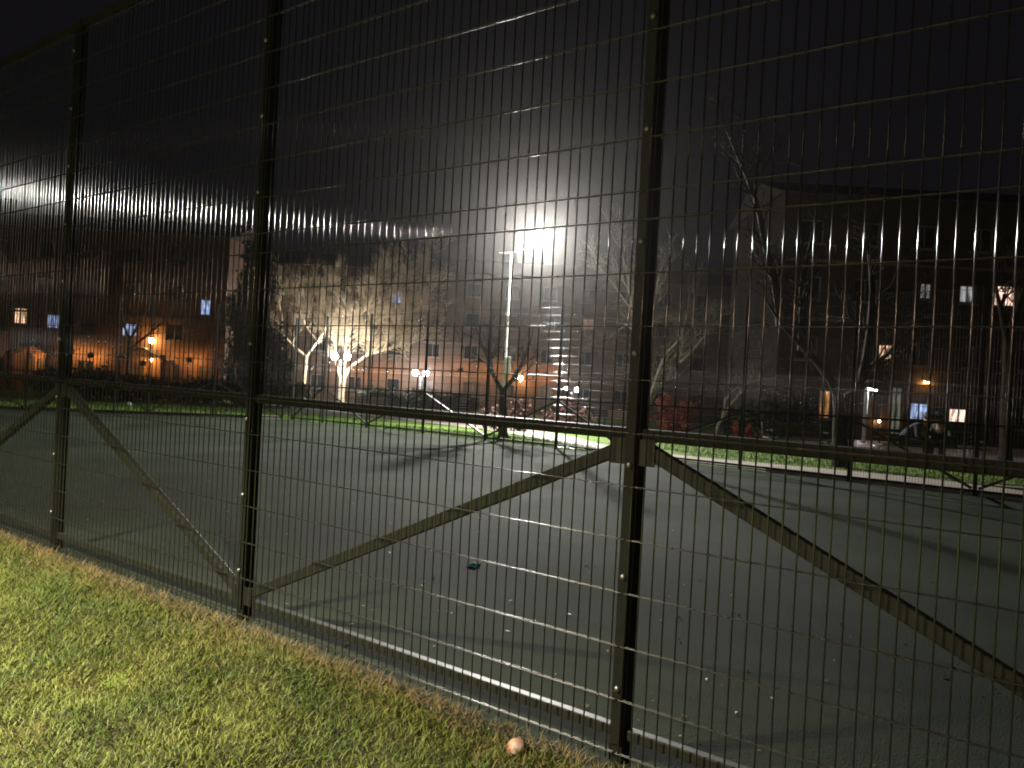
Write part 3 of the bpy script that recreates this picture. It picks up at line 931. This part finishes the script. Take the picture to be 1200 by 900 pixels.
def block(name, label, r0, r1, depth, base, storeys, sh, wallm, rows, lit, doors, pitch, roof=1.8, deep=9.0, skip=(), first=1.4):
    """A block of flats whose front stands 'depth' metres ahead, from r0 to r1 sideways; openings are real recesses."""
    org = SIDE * r0 + FWD * depth
    t = thing(name, label, 'building', (org.x, org.y, base), YAW)
    W, H = r1 - r0, storeys * sh + 0.5
    ops = []          # (x, z, w, h, glass, kind)
    for (x, z, w, h, m) in lit:
        ops.append((x - r0, z, w, h, m, 'w'))
    for (x, z, w, h, m) in doors:
        ops.append((x - r0, z, w, h, m, 'd'))
    x = first
    while x < W - 1.0:
        for zc in rows:
            if all(abs(x - o[0]) > (1.3 + o[2]) / 2 + 0.25 or abs(zc - o[1]) > (1.2 + o[3]) / 2 + 0.15 for o in ops):
                ops.append((x, zc, 1.2, 1.2, 'glass', 'w'))
        x += pitch
    xs = sorted({0.0, W} | {round(o[0] + s * o[2] / 2, 3) for o in ops for s in (-1, 1)})
    zs = sorted({-1.0, H} | {round(o[1] + s * o[3] / 2, 3) for o in ops for s in (-1, 1)})
    mb = MB()
    inside = lambda cx, cz: any(abs(cx - o[0]) < o[2] / 2 and abs(cz - o[1]) < o[3] / 2 for o in ops)
    for i in range(len(xs) - 1):
        for k in range(len(zs) - 1):
            if not inside((xs[i] + xs[i + 1]) / 2, (zs[k] + zs[k + 1]) / 2):
                mb.quad((xs[i], 0, zs[k]), (xs[i + 1], 0, zs[k]), (xs[i + 1], 0, zs[k + 1]), (xs[i], 0, zs[k + 1]))
    for o in ops:
        a, b, c, d = o[0] - o[2] / 2, o[0] + o[2] / 2, o[1] - o[3] / 2, o[1] + o[3] / 2
        q = 0.30
        mb.quad((a, 0, c), (a, q, c), (a, q, d), (a, 0, d))
        mb.quad((b, 0, d), (b, q, d), (b, q, c), (b, 0, c))
        mb.quad((a, 0, d), (a, q, d), (b, q, d), (b, 0, d))
        mb.quad((a, q, c), (a, 0, c), (b, 0, c), (b, q, c))
        mb.quad((a, q, c), (b, q, c), (b, q, d), (a, q, d))
    mb.quad((0, deep, -1), (0, 0, -1), (0, 0, H), (0, deep, H))
    mb.quad((W, 0, -1), (W, deep, -1), (W, deep, H), (W, 0, H))
    mb.quad((W, deep, -1), (0, deep, -1), (0, deep, H), (W, deep, H))
    mb.build('wall', M[wallm], t)
    rf = MB()
    e = 0.35
    a, b, c, d = (-e, -e, H), (W + e, -e, H), (W + e, deep + e, H), (-e, deep + e, H)
    r_, s_ = (-e, deep / 2, H + roof), (W + e, deep / 2, H + roof)
    rf.quad(a, b, s_, r_)
    rf.quad(c, d, r_, s_)
    rf.v += [a, d, r_, b, c, s_]
    k = len(rf.v) - 6
    rf.f += [(k, k + 2, k + 1), (k + 3, k + 4, k + 5)]
    rf.quad(a, d, c, b)
    ro = rf.build('roof', M['roof'], t)
    for cx in ((W * 0.3, W * 0.72) if wallm == 'brick' else ()):
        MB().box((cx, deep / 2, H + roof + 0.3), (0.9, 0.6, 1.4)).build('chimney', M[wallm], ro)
    sill = None
    for o in ops:
        if o[5] == 'w':
            fm, pm = win_meshes(o[2], o[3], o[4])
            w = link('window', fm, t, (o[0], 0.14, o[1]))
            link('pane', pm, w, (0, 0.02, 0))
            s = MB().box((0, -0.11, -o[3] / 2 - 0.045), (o[2] + 0.16, 0.22, 0.08))
            s.build('sill', M['frame'], w)
        else:
            dm = MB()
            dm.box((0, 0, 0), (o[2] - 0.02, 0.05, o[3] - 0.02))
            dd = dm.build('door', M[o[4]], t)
            dd.location = (o[0], 0.20, o[1])
            fm = MB()
            fm.box((-o[2] / 2 + 0.05, -0.04, 0), (0.07, 0.03, o[3] - 0.1))
            fm.box((o[2] / 2 - 0.05, -0.04, 0), (0.07, 0.03, o[3] - 0.1))
            fm.box((0, -0.04, 0.1), (0.06, 0.028, o[3] - 0.3))
            fm.build('door_frame', M['frame'], dd)
    for k in range(1, storeys):
        MB().box((W / 2, -0.03, k * sh + 0.1), (W, 0.10, 0.14)).build('string_course', M['render'], t)
    return t, r0


def wall_lamp(parent, x, z, m, r=0.14, out=0.22):
    b = MB()
    b.bar((x, 0.02, z + 0.12), (x, -out, z + 0.10), 0.05, 0.05)
    b.box((x, -0.01, z + 0.08), (0.14, 0.05, 0.20))
    lb = b.build('lamp_bracket', M['iron'], parent)
    ico(r, (x, -out, z - 0.06), 1).build('lamp_bulb', M[m], lb, True)
    return lb


def shielded_lamp(parent, x, z, m, out=0.8, w=0.30):
    # bulkhead on a short arm, its hood turned away from the street so that it washes the wall behind
    b = MB()
    b.bar((x, 0.02, z + 0.20), (x, -out - 0.03, z + 0.20), 0.05, 0.05)
    b.box((x, -out - 0.03, z + 0.02), (w + 0.10, 0.04, 0.34))
    b.box((x, -out + 0.08, z + 0.19), (w + 0.10, 0.20, 0.02))
    lb = b.build('lamp_hood', M['iron'], parent)
    MB().quad((x - w / 2, -out, z - 0.1), (x - w / 2, -out, z + 0.14), (x + w / 2, -out, z + 0.14), (x + w / 2, -out, z - 0.1)).build('lamp_bulb', M[m], lb)
    return lb


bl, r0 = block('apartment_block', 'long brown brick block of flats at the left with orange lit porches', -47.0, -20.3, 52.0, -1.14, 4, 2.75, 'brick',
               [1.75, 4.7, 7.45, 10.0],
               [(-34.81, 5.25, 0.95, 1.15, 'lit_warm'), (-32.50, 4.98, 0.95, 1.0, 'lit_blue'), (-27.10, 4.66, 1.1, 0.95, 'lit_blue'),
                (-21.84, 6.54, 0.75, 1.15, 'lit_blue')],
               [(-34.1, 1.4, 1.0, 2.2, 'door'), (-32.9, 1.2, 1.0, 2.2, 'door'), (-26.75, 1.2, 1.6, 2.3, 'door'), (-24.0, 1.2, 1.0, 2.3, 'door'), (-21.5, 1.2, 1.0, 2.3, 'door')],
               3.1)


def porch(parent, x, w, lampz, label=None):
    # small gabled porch with side cheeks standing in front of the wall
    o = None
    for s in (-1, 1):
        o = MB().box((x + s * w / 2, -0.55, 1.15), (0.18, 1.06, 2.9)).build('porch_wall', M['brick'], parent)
    hw = w / 2 + 0.25
    for s in (-1, 1):
        MB().bar((x + s * hw, -0.56, 2.60), (x + s * 0.03, -0.56, 3.45), 1.2, 0.10).build('porch_roof', M['roof'], parent)
    return o


for px, pw in ((-25.6, 3.0), (-33.4, 2.6)):
    porch(bl, px - r0, pw, 2.5)
wall_lamp(bl, -25.30 - r0, 4.05, 'porch', 0.22, 0.35)
wall_lamp(bl, -25.24 - r0, 2.70, 'sodium', 0.10, 0.30)
shielded_lamp(bl, -33.4 - r0, 2.45, 'wash', 0.9)
shielded_lamp(bl, -25.5 - r0, 2.35, 'wash', 0.9)
shielded_lamp(bl, -24.1 - r0, 2.8, 'wash', 1.0)
shielded_lamp(bl, -30.5 - r0, 2.9, 'wash', 0.9)
shielded_lamp(bl, -29.2 - r0, 2.7, 'wash', 0.8)
shielded_lamp(bl, -37.5 - r0, 2.7, 'wash', 0.9)
shielded_lamp(bl, -22.3 - r0, 2.75, 'wash', 1.0)

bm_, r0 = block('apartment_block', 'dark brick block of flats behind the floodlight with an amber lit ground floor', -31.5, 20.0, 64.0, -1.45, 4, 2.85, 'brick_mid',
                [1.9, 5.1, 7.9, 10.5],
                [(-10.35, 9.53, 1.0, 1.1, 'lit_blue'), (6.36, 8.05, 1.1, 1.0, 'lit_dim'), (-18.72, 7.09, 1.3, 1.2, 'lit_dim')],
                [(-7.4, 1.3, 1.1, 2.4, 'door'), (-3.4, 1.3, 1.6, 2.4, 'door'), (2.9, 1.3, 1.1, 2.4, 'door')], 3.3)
wall_lamp(bm_, 0.71 - r0, 3.1, 'porch', 0.24, 0.5)
for lx in (-7.2, -4.4, -1.9, 2.8):
    shielded_lamp(bm_, lx - r0, 3.5, 'wash', 1.3, 0.4)
for lx in (-14.6, -12.6, -10.6):
    shielded_lamp(bm_, lx - r0, 3.0, 'wash', 1.0)

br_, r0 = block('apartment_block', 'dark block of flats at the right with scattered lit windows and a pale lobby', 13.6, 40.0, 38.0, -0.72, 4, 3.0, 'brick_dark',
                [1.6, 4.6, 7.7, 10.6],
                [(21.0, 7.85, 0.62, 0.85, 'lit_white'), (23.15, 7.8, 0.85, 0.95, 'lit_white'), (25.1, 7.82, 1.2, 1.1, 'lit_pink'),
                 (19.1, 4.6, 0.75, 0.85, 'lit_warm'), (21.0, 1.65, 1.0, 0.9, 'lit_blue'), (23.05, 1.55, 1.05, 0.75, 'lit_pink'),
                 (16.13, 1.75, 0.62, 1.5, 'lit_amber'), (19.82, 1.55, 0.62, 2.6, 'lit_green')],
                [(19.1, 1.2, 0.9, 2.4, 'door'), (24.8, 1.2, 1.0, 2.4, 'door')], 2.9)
wall_lamp(br_, 21.28 - r0, 3.22, 'porch', 0.06, 0.2)
wall_lamp(br_, 21.05 - r0, 3.22, 'porch', 0.045, 0.2)
wall_lamp(br_, 18.86 - r0, 1.10, 'porch', 0.06, 0.15)


# ------------------------------------------------------------------ benches, bin, people, small things
def bench(label, x, y, rz, wood, L=1.8, group='park benches'):
    t = thing('park_bench', label, 'bench', (x, y, gz(x, y)), rz, group)
    for k in range(4):
        MB().box((0, -0.19 + k * 0.125, 0.44), (L, 0.095, 0.035)).build('seat_slat', M[wood], t, bevel=0.005)
    for k in range(3):
        MB().box((0, 0.27 + 0.035 * k, 0.56 + 0.125 * k), (L, 0.03, 0.10)).build('back_slat', M[wood], t, bevel=0.005)
    for s in (-1, 1):
        m_ = MB()
        xx = s * (L / 2 - 0.2)
        m_.bar((xx, -0.19, 0.40), (xx, 0.26, 0.40), 0.05, 0.04)
        m_.bar((xx, -0.17, 0.40), (xx, -0.20, 0.0), 0.05, 0.05, (0, 1, 0))
        m_.bar((xx, 0.22, 0.42), (xx, 0.27, 0.0), 0.05, 0.05, (0, 1, 0))
        m_.bar((xx, 0.25, 0.40), (xx, 0.365, 0.88), 0.05, 0.04, (0, 1, 0))
        m_.build('leg_frame', M['iron'], t)
        MB().bar((xx, -0.2, 0.64), (xx, 0.28, 0.66), 0.06, 0.035).build('armrest', M['iron'], t)
    return t


bench('timber bench lit orange behind the twin globe lamp', -35.4, 34.6, YAW + 0.1, 'wood_pale', 2.2)
bench('dark slatted bench below the second globe lamp, by the path', -22.6, 27.5, YAW + 0.15, 'wood_dark', 2.0)
bench('dark slatted bench left of the nearest post, before the pale bench', -17.9, 32.6, YAW, 'wood_dark', 1.9)
bench('pale pinkish timber bench behind the dark slatted one, left of the nearest post', -18.3, 36.6, YAW, 'wood_pale', 2.6)
bench('dark bench at the right with two people sitting on it', -2.1, 23.25, YAW + math.pi * 0.02, 'wood_dark', 3.1)
bench('empty dark bench between the big dark tree and the seated pair', -5.2, 21.6, YAW, 'wood_dark', 1.9)

t = thing('litter_bin', 'pale square litter bin standing behind the dark bench', 'bin', (-27.6, 34.6, gz(-27.6, 34.6)), YAW)
MB().lathe([(0.30, 0), (0.33, 0.75), (0.31, 0.80)], 14).build('bin_body', M['bin'], t, True)
MB().lathe([(0.25, 0.80), (0.25, 1.02), (0.32, 1.04), (0.28, 1.14), (0.05, 1.18)], 14).build('bin_lid', M['bin'], t, True)
t = thing('litter_bin', 'dark round litter bin beside the small distant globe lamp', 'bin', (-19.6, 35.0, gz(-19.6, 35.0)), YAW)
MB().lathe([(0.26, 0), (0.30, 0.70), (0.30, 0.95), (0.24, 1.0)], 14).build('bin_body', M['wood_dark'], t, True)
MB().lathe([(0.31, 0.80), (0.32, 0.82), (0.32, 0.88), (0.31, 0.90)], 14).build('bin_band', M['lampmetal'], t, True)


def skin(name, joints, edges, m, parent, sub=2):
    """One continuous surface grown over a skeleton: joints = [(x, y, z, radius)]."""
    me = bpy.data.meshes.new(name)
    me.from_pydata([j[:3] for j in joints], edges, [])
    o = bpy.data.objects.new(name, me)
    col.objects.link(o)
    md = o.modifiers.new('skin', 'SKIN')
    md.use_smooth_shade = True
    sv = me.skin_vertices[0].data
    for i, j in enumerate(joints):
        sv[i].radius = (j[3], j[3])
    sv[0].use_root = True
    s = o.modifiers.new('sub', 'SUBSURF')
    s.levels = s.render_levels = sub
    dg = bpy.context.evaluated_depsgraph_get()
    me2 = bpy.data.meshes.new_from_object(o.evaluated_get(dg))
    me2.name = name
    me2.materials.clear()
    me2.materials.append(m)
    o.modifiers.clear()
    o.data = me2
    o.parent = parent
    return o


def person(label, x, y, rz, coat, trousers, lean, reach):
    """Sitting on the bench (seat 0.45 m), bent forward; local -y is the way they face."""
    t = thing('person', label, 'person', (x, y, gz(x, y)), rz)
    t.scale = (1.18, 1.18, 1.08)
    ch = (0, -0.24 * lean, 0.86)                  # chest
    nk = (0, -0.40 * lean, 1.03)
    hd = (0, -0.50 * lean, 1.14)
    J = [(0, 0.05, 0.53, 0.125), (0, -0.08 * lean, 0.70, 0.125), (*ch, 0.135), (*nk, 0.055), (hd[0], hd[1], hd[2] - 0.03, 0.085), (hd[0], hd[1] - 0.02, hd[2] + 0.06, 0.088)]
    E = [(0, 1), (1, 2), (2, 3), (3, 4), (4, 5)]

    def limb(pts, at):
        k = at
        for p in pts:
            J.append(p)
            E.append((k, len(J) - 1))
            k = len(J) - 1
        return k
    hands = []
    for s in (-1, 1):
        limb([(s * 0.10, 0.0, 0.53, 0.088), (s * 0.13, -0.42, 0.52, 0.068), (s * 0.13, -0.46, 0.12, 0.045), (s * 0.13, -0.47, 0.07, 0.042), (s * 0.14, -0.62, 0.045, 0.032)], 0)
        if reach == s:
            A = [(s * 0.19, ch[1] - 0.02, 0.92, 0.062), (s * 0.34, ch[1] - 0.14, 0.76, 0.045), (s * 0.50, ch[1] - 0.22, 0.60, 0.030), (s * 0.555, ch[1] - 0.24, 0.555, 0.034)]
        else:
            A = [(s * 0.19, ch[1] - 0.02, 0.92, 0.062), (s * 0.22, ch[1] - 0.02, 0.66, 0.046), (s * 0.11, ch[1] - 0.22, 0.585, 0.030), (s * 0.07, ch[1] - 0.275, 0.575, 0.034)]
        k = limb(A, 2)
        hands.append((k, Vector(A[3][:3]), (Vector(A[3][:3]) - Vector(A[2][:3])).normalized()))
    body = skin('body', J, E, M['skin'], t)
    for k, p, d in hands:                          # five separate fingers rooted inside the palm
        s = d.cross(Vector((0, 0, 1))).normalized()
        u = s.cross(d)
        for f in range(4):
            off = s * (-0.026 + 0.0175 * f)
            ln = (0.062, 0.072, 0.068, 0.054)[f]
            q = [p + off, p + off + d * (0.035), p + off + d * (0.035 + ln * 0.5) - u * 0.01, p + off + d * (0.035 + ln * 0.85) - u * 0.03]
            skin('finger', [(*v, (0.0095, 0.009, 0.008, 0.007)[i]) for i, v in enumerate(q)], [(0, 1), (1, 2), (2, 3)], M['skin'], body, 1)
        q = [p - s * 0.02, p - s * 0.05 + d * 0.012, p - s * 0.06 + d * 0.045 - u * 0.012]
        skin('thumb', [(*v, (0.011, 0.010, 0.008)[i]) for i, v in enumerate(q)], [(0, 1), (1, 2)], M['skin'], body, 1)
    # face, ears and hair
    f = MB()
    f.lathe([(0.018, -0.02), (0.012, 0.0), (0.006, 0.03)], 6, (hd[0], hd[1] - 0.112, hd[2] + 0.0))
    f.build('nose', M['skin'], body, True)
    for s in (-1, 1):
        ico(0.012, (s * 0.034, hd[1] - 0.096, hd[2] + 0.03), 1).build('eye', M['hair'], body, True)
        ico(0.024, (s * 0.088, hd[1], hd[2] + 0.005), 1).build('ear', M['skin'], body, True)
    MB().box((0, hd[1] - 0.099, hd[2] - 0.055), (0.05, 0.012, 0.009)).build('mouth', M['ball'], body)
    hr = ico(0.122, (0, 0, 0), 2)
    hr.v = [(v[0] * 0.96, hd[1] + 0.028 + v[1], hd[2] + 0.045 + v[2] * 1.05) for v in hr.v]
    hr.build('hair', M['hair'], body, True)
    # clothes over the body
    JC = [(0, 0.06, 0.50, 0.155), (0, -0.07 * lean, 0.70, 0.160), (ch[0], ch[1], ch[2], 0.165), (nk[0], nk[1] + 0.03, nk[2] - 0.02, 0.085)]
    EC = [(0, 1), (1, 2), (2, 3)]
    for s in (-1, 1):
        if reach == s:
            A = [(s * 0.19, ch[1] - 0.02, 0.92, 0.085), (s * 0.30, ch[1] - 0.11, 0.80, 0.062)]
        else:
            A = [(s * 0.19, ch[1] - 0.02, 0.92, 0.085), (s * 0.22, ch[1] - 0.02, 0.66, 0.066), (s * 0.12, ch[1] - 0.20, 0.59, 0.046)]
        k = 2
        for p in A:
            JC.append(p)
            EC.append((k, len(JC) - 1))
            k = len(JC) - 1
    skin('jacket', JC, EC, M[coat], t)
    JT = [(0, 0.06, 0.53, 0.14)]
    ET = []
    for s in (-1, 1):
        k = 0
        for p in [(s * 0.10, 0.0, 0.53, 0.105), (s * 0.13, -0.42, 0.52, 0.084), (s * 0.13, -0.46, 0.12, 0.066)]:
            JT.append(p)
            ET.append((k, len(JT) - 1))
            k = len(JT) - 1
    skin('trousers', JT, ET, M[trousers], t)
    for s in (-1, 1):
        skin('shoe', [(s * 0.13, -0.43, 0.055, 0.052), (s * 0.135, -0.55, 0.05, 0.050), (s * 0.14, -0.66, 0.04, 0.038)], [(0, 1), (1, 2)], M['white'], t)
    return t


person('person in a dark navy jacket sitting bent forward with one arm reaching out', -2.72, 22.78, YAW + math.radians(62), 'navy', 'grey_cloth', 1.0, 1)
person('person in a dark green coat and white shoes sitting hunched on the bench', -1.76, 23.36, YAW + math.radians(-58), 'green_coat', 'green_coat', 0.9, 0)

# old ball on the grass edge
b = ico(0.038, (0, 0, 0), 3)
b.v = [(v[0] * (1 + 0.06 * math.sin(40 * v[1])), v[1], v[2] * 0.92 if v[2] > 0.015 else v[2]) for v in b.v]
o = b.build('ball', M['ball'], None, True)
o.location = (-1.535, 2.36, 0.035)
tag(o, 'small scuffed orange and white ball on the grass beside the nearest post', 'ball')
o = ico(0.11, (0, 0, 0), 2).build('ball', M['white'], None, True)
o.location = (-29.85, 15.74, gz(-29.85, 15.74) + 0.10)
tag(o, 'white ball lying on the dim lawn beyond the left fence', 'ball')
# crumpled turquoise wrapper on the court
w = MB()
rr = random.Random(3)
for i in range(5):
    for k in range(5):
        w.v.append(((i - 2) * 0.022 + rr.uniform(-.006, .006), (k - 2) * 0.020 + rr.uniform(-.006, .006), rr.uniform(0.0, 0.022)))
for i in range(4):
    for k in range(4):
        w.f.append((i * 5 + k, (i + 1) * 5 + k, (i + 1) * 5 + k + 1, i * 5 + k + 1))
o = w.build('wrapper', M['cyan'])
o.modifiers.new('thickness', 'SOLIDIFY').thickness = 0.0006
o.location = (-3.36, 4.44, gz(-3.36, 4.44) + 0.022)
tag(o, 'crumpled turquoise wrapper lying on the dark court', 'litter')


def scatter_leaves():
    V, Lp, Ct = [], [], []
    for i in range(210):
        x, y = R.uniform(-9, 0.8), 2.62 + abs(R.gauss(0, 1)) * 1.9
        a, s = R.uniform(0, 6.28), R.uniform(0.006, 0.02)
        z0 = gz(x, y) + 0.024
        n = len(V)
        for k, (q, h) in enumerate(((1.0, 0.004), (0.45, 0.012), (1.0, 0.002), (0.45, 0.010))):
            b_ = a + k * math.pi / 2
            V.append((x + math.cos(b_) * s * q, y + math.sin(b_) * s * q, z0 + h * R.random()))
        Lp += [n, n + 1, n + 2, n + 3]
        Ct.append(4)
    o = link('fallen_leaves', np_mesh('fallen_leaves', V, Lp, np.array(Ct), M['leaf']))
    tag(o, 'small pale dead leaves scattered on the dark court by the near fence', 'leaves', kind='stuff')


scatter_leaves()


# ------------------------------------------------------------------ the near lawn and its grass
def lawn_h(x, y):
    return (0.020 * np.sin(3.1 * x + 1.7 * y) + 0.016 * np.sin(5.3 * y - 2.2 * x + 1.0) + 0.012 * np.sin(9.1 * x + 4.0 * np.sin(3 * y))
            + 0.008 * np.sin(14 * y + 6 * x) + 0.035) * np.clip((2.5 - y) / 0.35, 0.12, 1.0) + 0.012


def lawn():
    xs = np.arange(-14, 1.6, 0.06)
    ys = np.arange(-1.5, 2.505, 0.06)
    X, Y = np.meshgrid(xs, ys)
    Z = lawn_h(X, Y)
    V = np.stack([X, Y, Z], -1).reshape(-1, 3)
    n = len(xs)
    idx = np.arange(len(V)).reshape(len(ys), n)
    q = np.stack([idx[:-1, :-1], idx[:-1, 1:], idx[1:, 1:], idx[1:, :-1]], -1).reshape(-1)
    tag(link('lawn', np_mesh('lawn', V, q, np.full(len(q) // 4, 4), M['lawn'])), kind='structure')


lawn()


def blades(name, label, P, h, w, m, lean, seed):
    rng = np.random.default_rng(seed)
    n = len(P)
    a = rng.uniform(0, 2 * np.pi, n)
    hh = h * rng.uniform(0.5, 1.4, n)
    ww = w * rng.uniform(0.7, 1.3, n)
    s = np.stack([np.cos(a), np.sin(a), np.zeros(n)], 1) * ww[:, None]
    b = rng.uniform(0, 2 * np.pi, n)
    ln = lean * rng.uniform(0.3, 1.3, n)
    d = np.stack([np.cos(b) * ln, np.sin(b) * ln, np.ones(n)], 1)
    d /= np.linalg.norm(d, axis=1)[:, None]
    mid = P + d * (hh * 0.55)[:, None]
    d2 = d + np.stack([np.cos(b) * ln, np.sin(b) * ln, -0.35 * ln], 1) * 0.8
    d2 /= np.linalg.norm(d2, axis=1)[:, None]
    tip = mid + d2 * (hh * 0.5)[:, None]
    V = np.stack([P - s, P + s, mid + s * 0.75, mid - s * 0.75, tip], 1).reshape(-1, 3)
    base = np.arange(n)[:, None] * 5
    lp = (base + np.array([0, 1, 2, 3, 3, 2, 4])[None]).reshape(-1)
    ct = np.tile([4, 3], n)
    o = link(name, np_mesh(name, V, lp, ct, m))
    return tag(o, label, 'grass', kind='stuff')


def lawn_points(n, seed, y0, y1, x0, x1, edge=None):
    rng = np.random.default_rng(seed)
    x = rng.uniform(x0, x1, n)
    if edge is None:
        y = rng.uniform(y0, y1, n)
    else:
        y = 2.50 - np.abs(rng.normal(0, edge, n)) * (0.45 + 1.3 * (0.5 + 0.5 * np.sin(2.3 * x + 0.6) * np.sin(0.9 * x + 2.0 * np.sin(1.7 * x))))
    return np.stack([x, y, lawn_h(x, y) - 0.004], 1)


# keep only what the picture can show: the wedge from the camera to the fence
def wedge(P):
    bear = np.arctan2(-P[:, 0], P[:, 1])
    return P[(bear > math.radians(-5)) & (bear < math.radians(76)) & (P[:, 1] > 0.55)]


blades('grass', 'short tufted green grass on the near lawn', wedge(lawn_points(230000, 41, 0.55, 2.42, -10.5, 0.8)), 0.040, 0.0019, M['blade'], 0.9, 42)
blades('dry_grass', 'dry straw coloured grass along the foot of the near fence', wedge(lawn_points(17000, 43, 0, 0, -10.5, 0.8, 0.13)), 0.060, 0.0020, M['straw'], 1.1, 44)


def far_tufts():
    rng = np.random.default_rng(50)
    P = []
    a, b = np.array(FAR_A), np.array(FAR_B)
    nrm = np.array([-(b - a)[1], (b - a)[0]])
    nrm /= np.linalg.norm(nrm)
    if nrm[1] < 0:
        nrm = -nrm
    n = 26000
    s = rng.uniform(0, 1, n)
    off = rng.uniform(0.05, 1.0, n) ** 1.5 * 2.2 + 0.12
    x = a[0] + (b - a)[0] * s + nrm[0] * off
    y = a[1] + (b - a)[1] * s + nrm[1] * off
    keep = (x < -7.6) & (y < 16.0 + np.maximum(0, -8 - x) * 0.60)
    x, y = x[keep], y[keep]
    z = np.array([gz(i, k) for i, k in zip(x, y)])
    blades('grass', 'bright green grass strip between the far fence and the path', np.stack([x, y, z], 1), 0.10, 0.006, M['farblade'], 0.7, 51)


far_tufts()


def left_tufts():
    rng = np.random.default_rng(60)
    n = 22000
    x, y = rng.uniform(-33, -20.4, n), rng.uniform(9, 21, n)
    keep = (x < -20.9 - (16.2 - y) * 0.55 - 0.15) | ((y > 16.7) & (y < 20.5 - 0.1 * (x + 21)))
    x, y = x[keep], y[keep]
    z = np.array([gz(i, k) for i, k in zip(x, y)])
    blades('grass', 'dim green lawn beyond the left fence of the court', np.stack([x, y, z], 1), 0.10, 0.008, M['farblade'], 0.7, 61)


left_tufts()


def right_tufts():
    rng = np.random.default_rng(70)
    n = 16000
    x, y = rng.uniform(-9, 3, n), rng.uniform(17.3, 24.5, n)
    keep = y > np.where(x < -6.2, 17.0 + (-6.2 - x) * 0.9, 17.3)
    x, y = x[keep], y[keep]
    z = np.array([gz(i, k) for i, k in zip(x, y)])
    blades('grass', 'short green lawn between the two paths at the right', np.stack([x, y, z], 1), 0.09, 0.006, M['farblade'], 0.8, 71)


right_tufts()

# ------------------------------------------------------------------ haze added for the floodlight's halo: mist and lens glow
hz = MB().box((0, 0, 0), (1, 1, 1)).build('haze', None)
hz.data.materials.clear()
hm = bpy.data.materials.new('glow_haze')
hm.use_nodes = True
nt = hm.node_tree
for n_ in list(nt.nodes):
    nt.nodes.remove(n_)
out = nt.nodes.new('ShaderNodeOutputMaterial')
pv = nt.nodes.new('ShaderNodeVolumePrincipled')
pv.inputs['Color'].default_value = (0.92, 0.90, 0.88, 1)
pv.inputs['Density'].default_value = HAZE_DENSITY
pv.inputs['Anisotropy'].default_value = 0.92
nt.links.new(pv.outputs[0], out.inputs['Volume'])
hm.cycles.volume_sampling = 'EQUIANGULAR'
hz.data.materials.append(hm)
hz.scale = (460, 460, 24)
hz.location = (0, 0, 24 / 2 - 3.2)
tag(hz, 'damp air added for the glow around the floodlight', 'haze', kind='stuff')
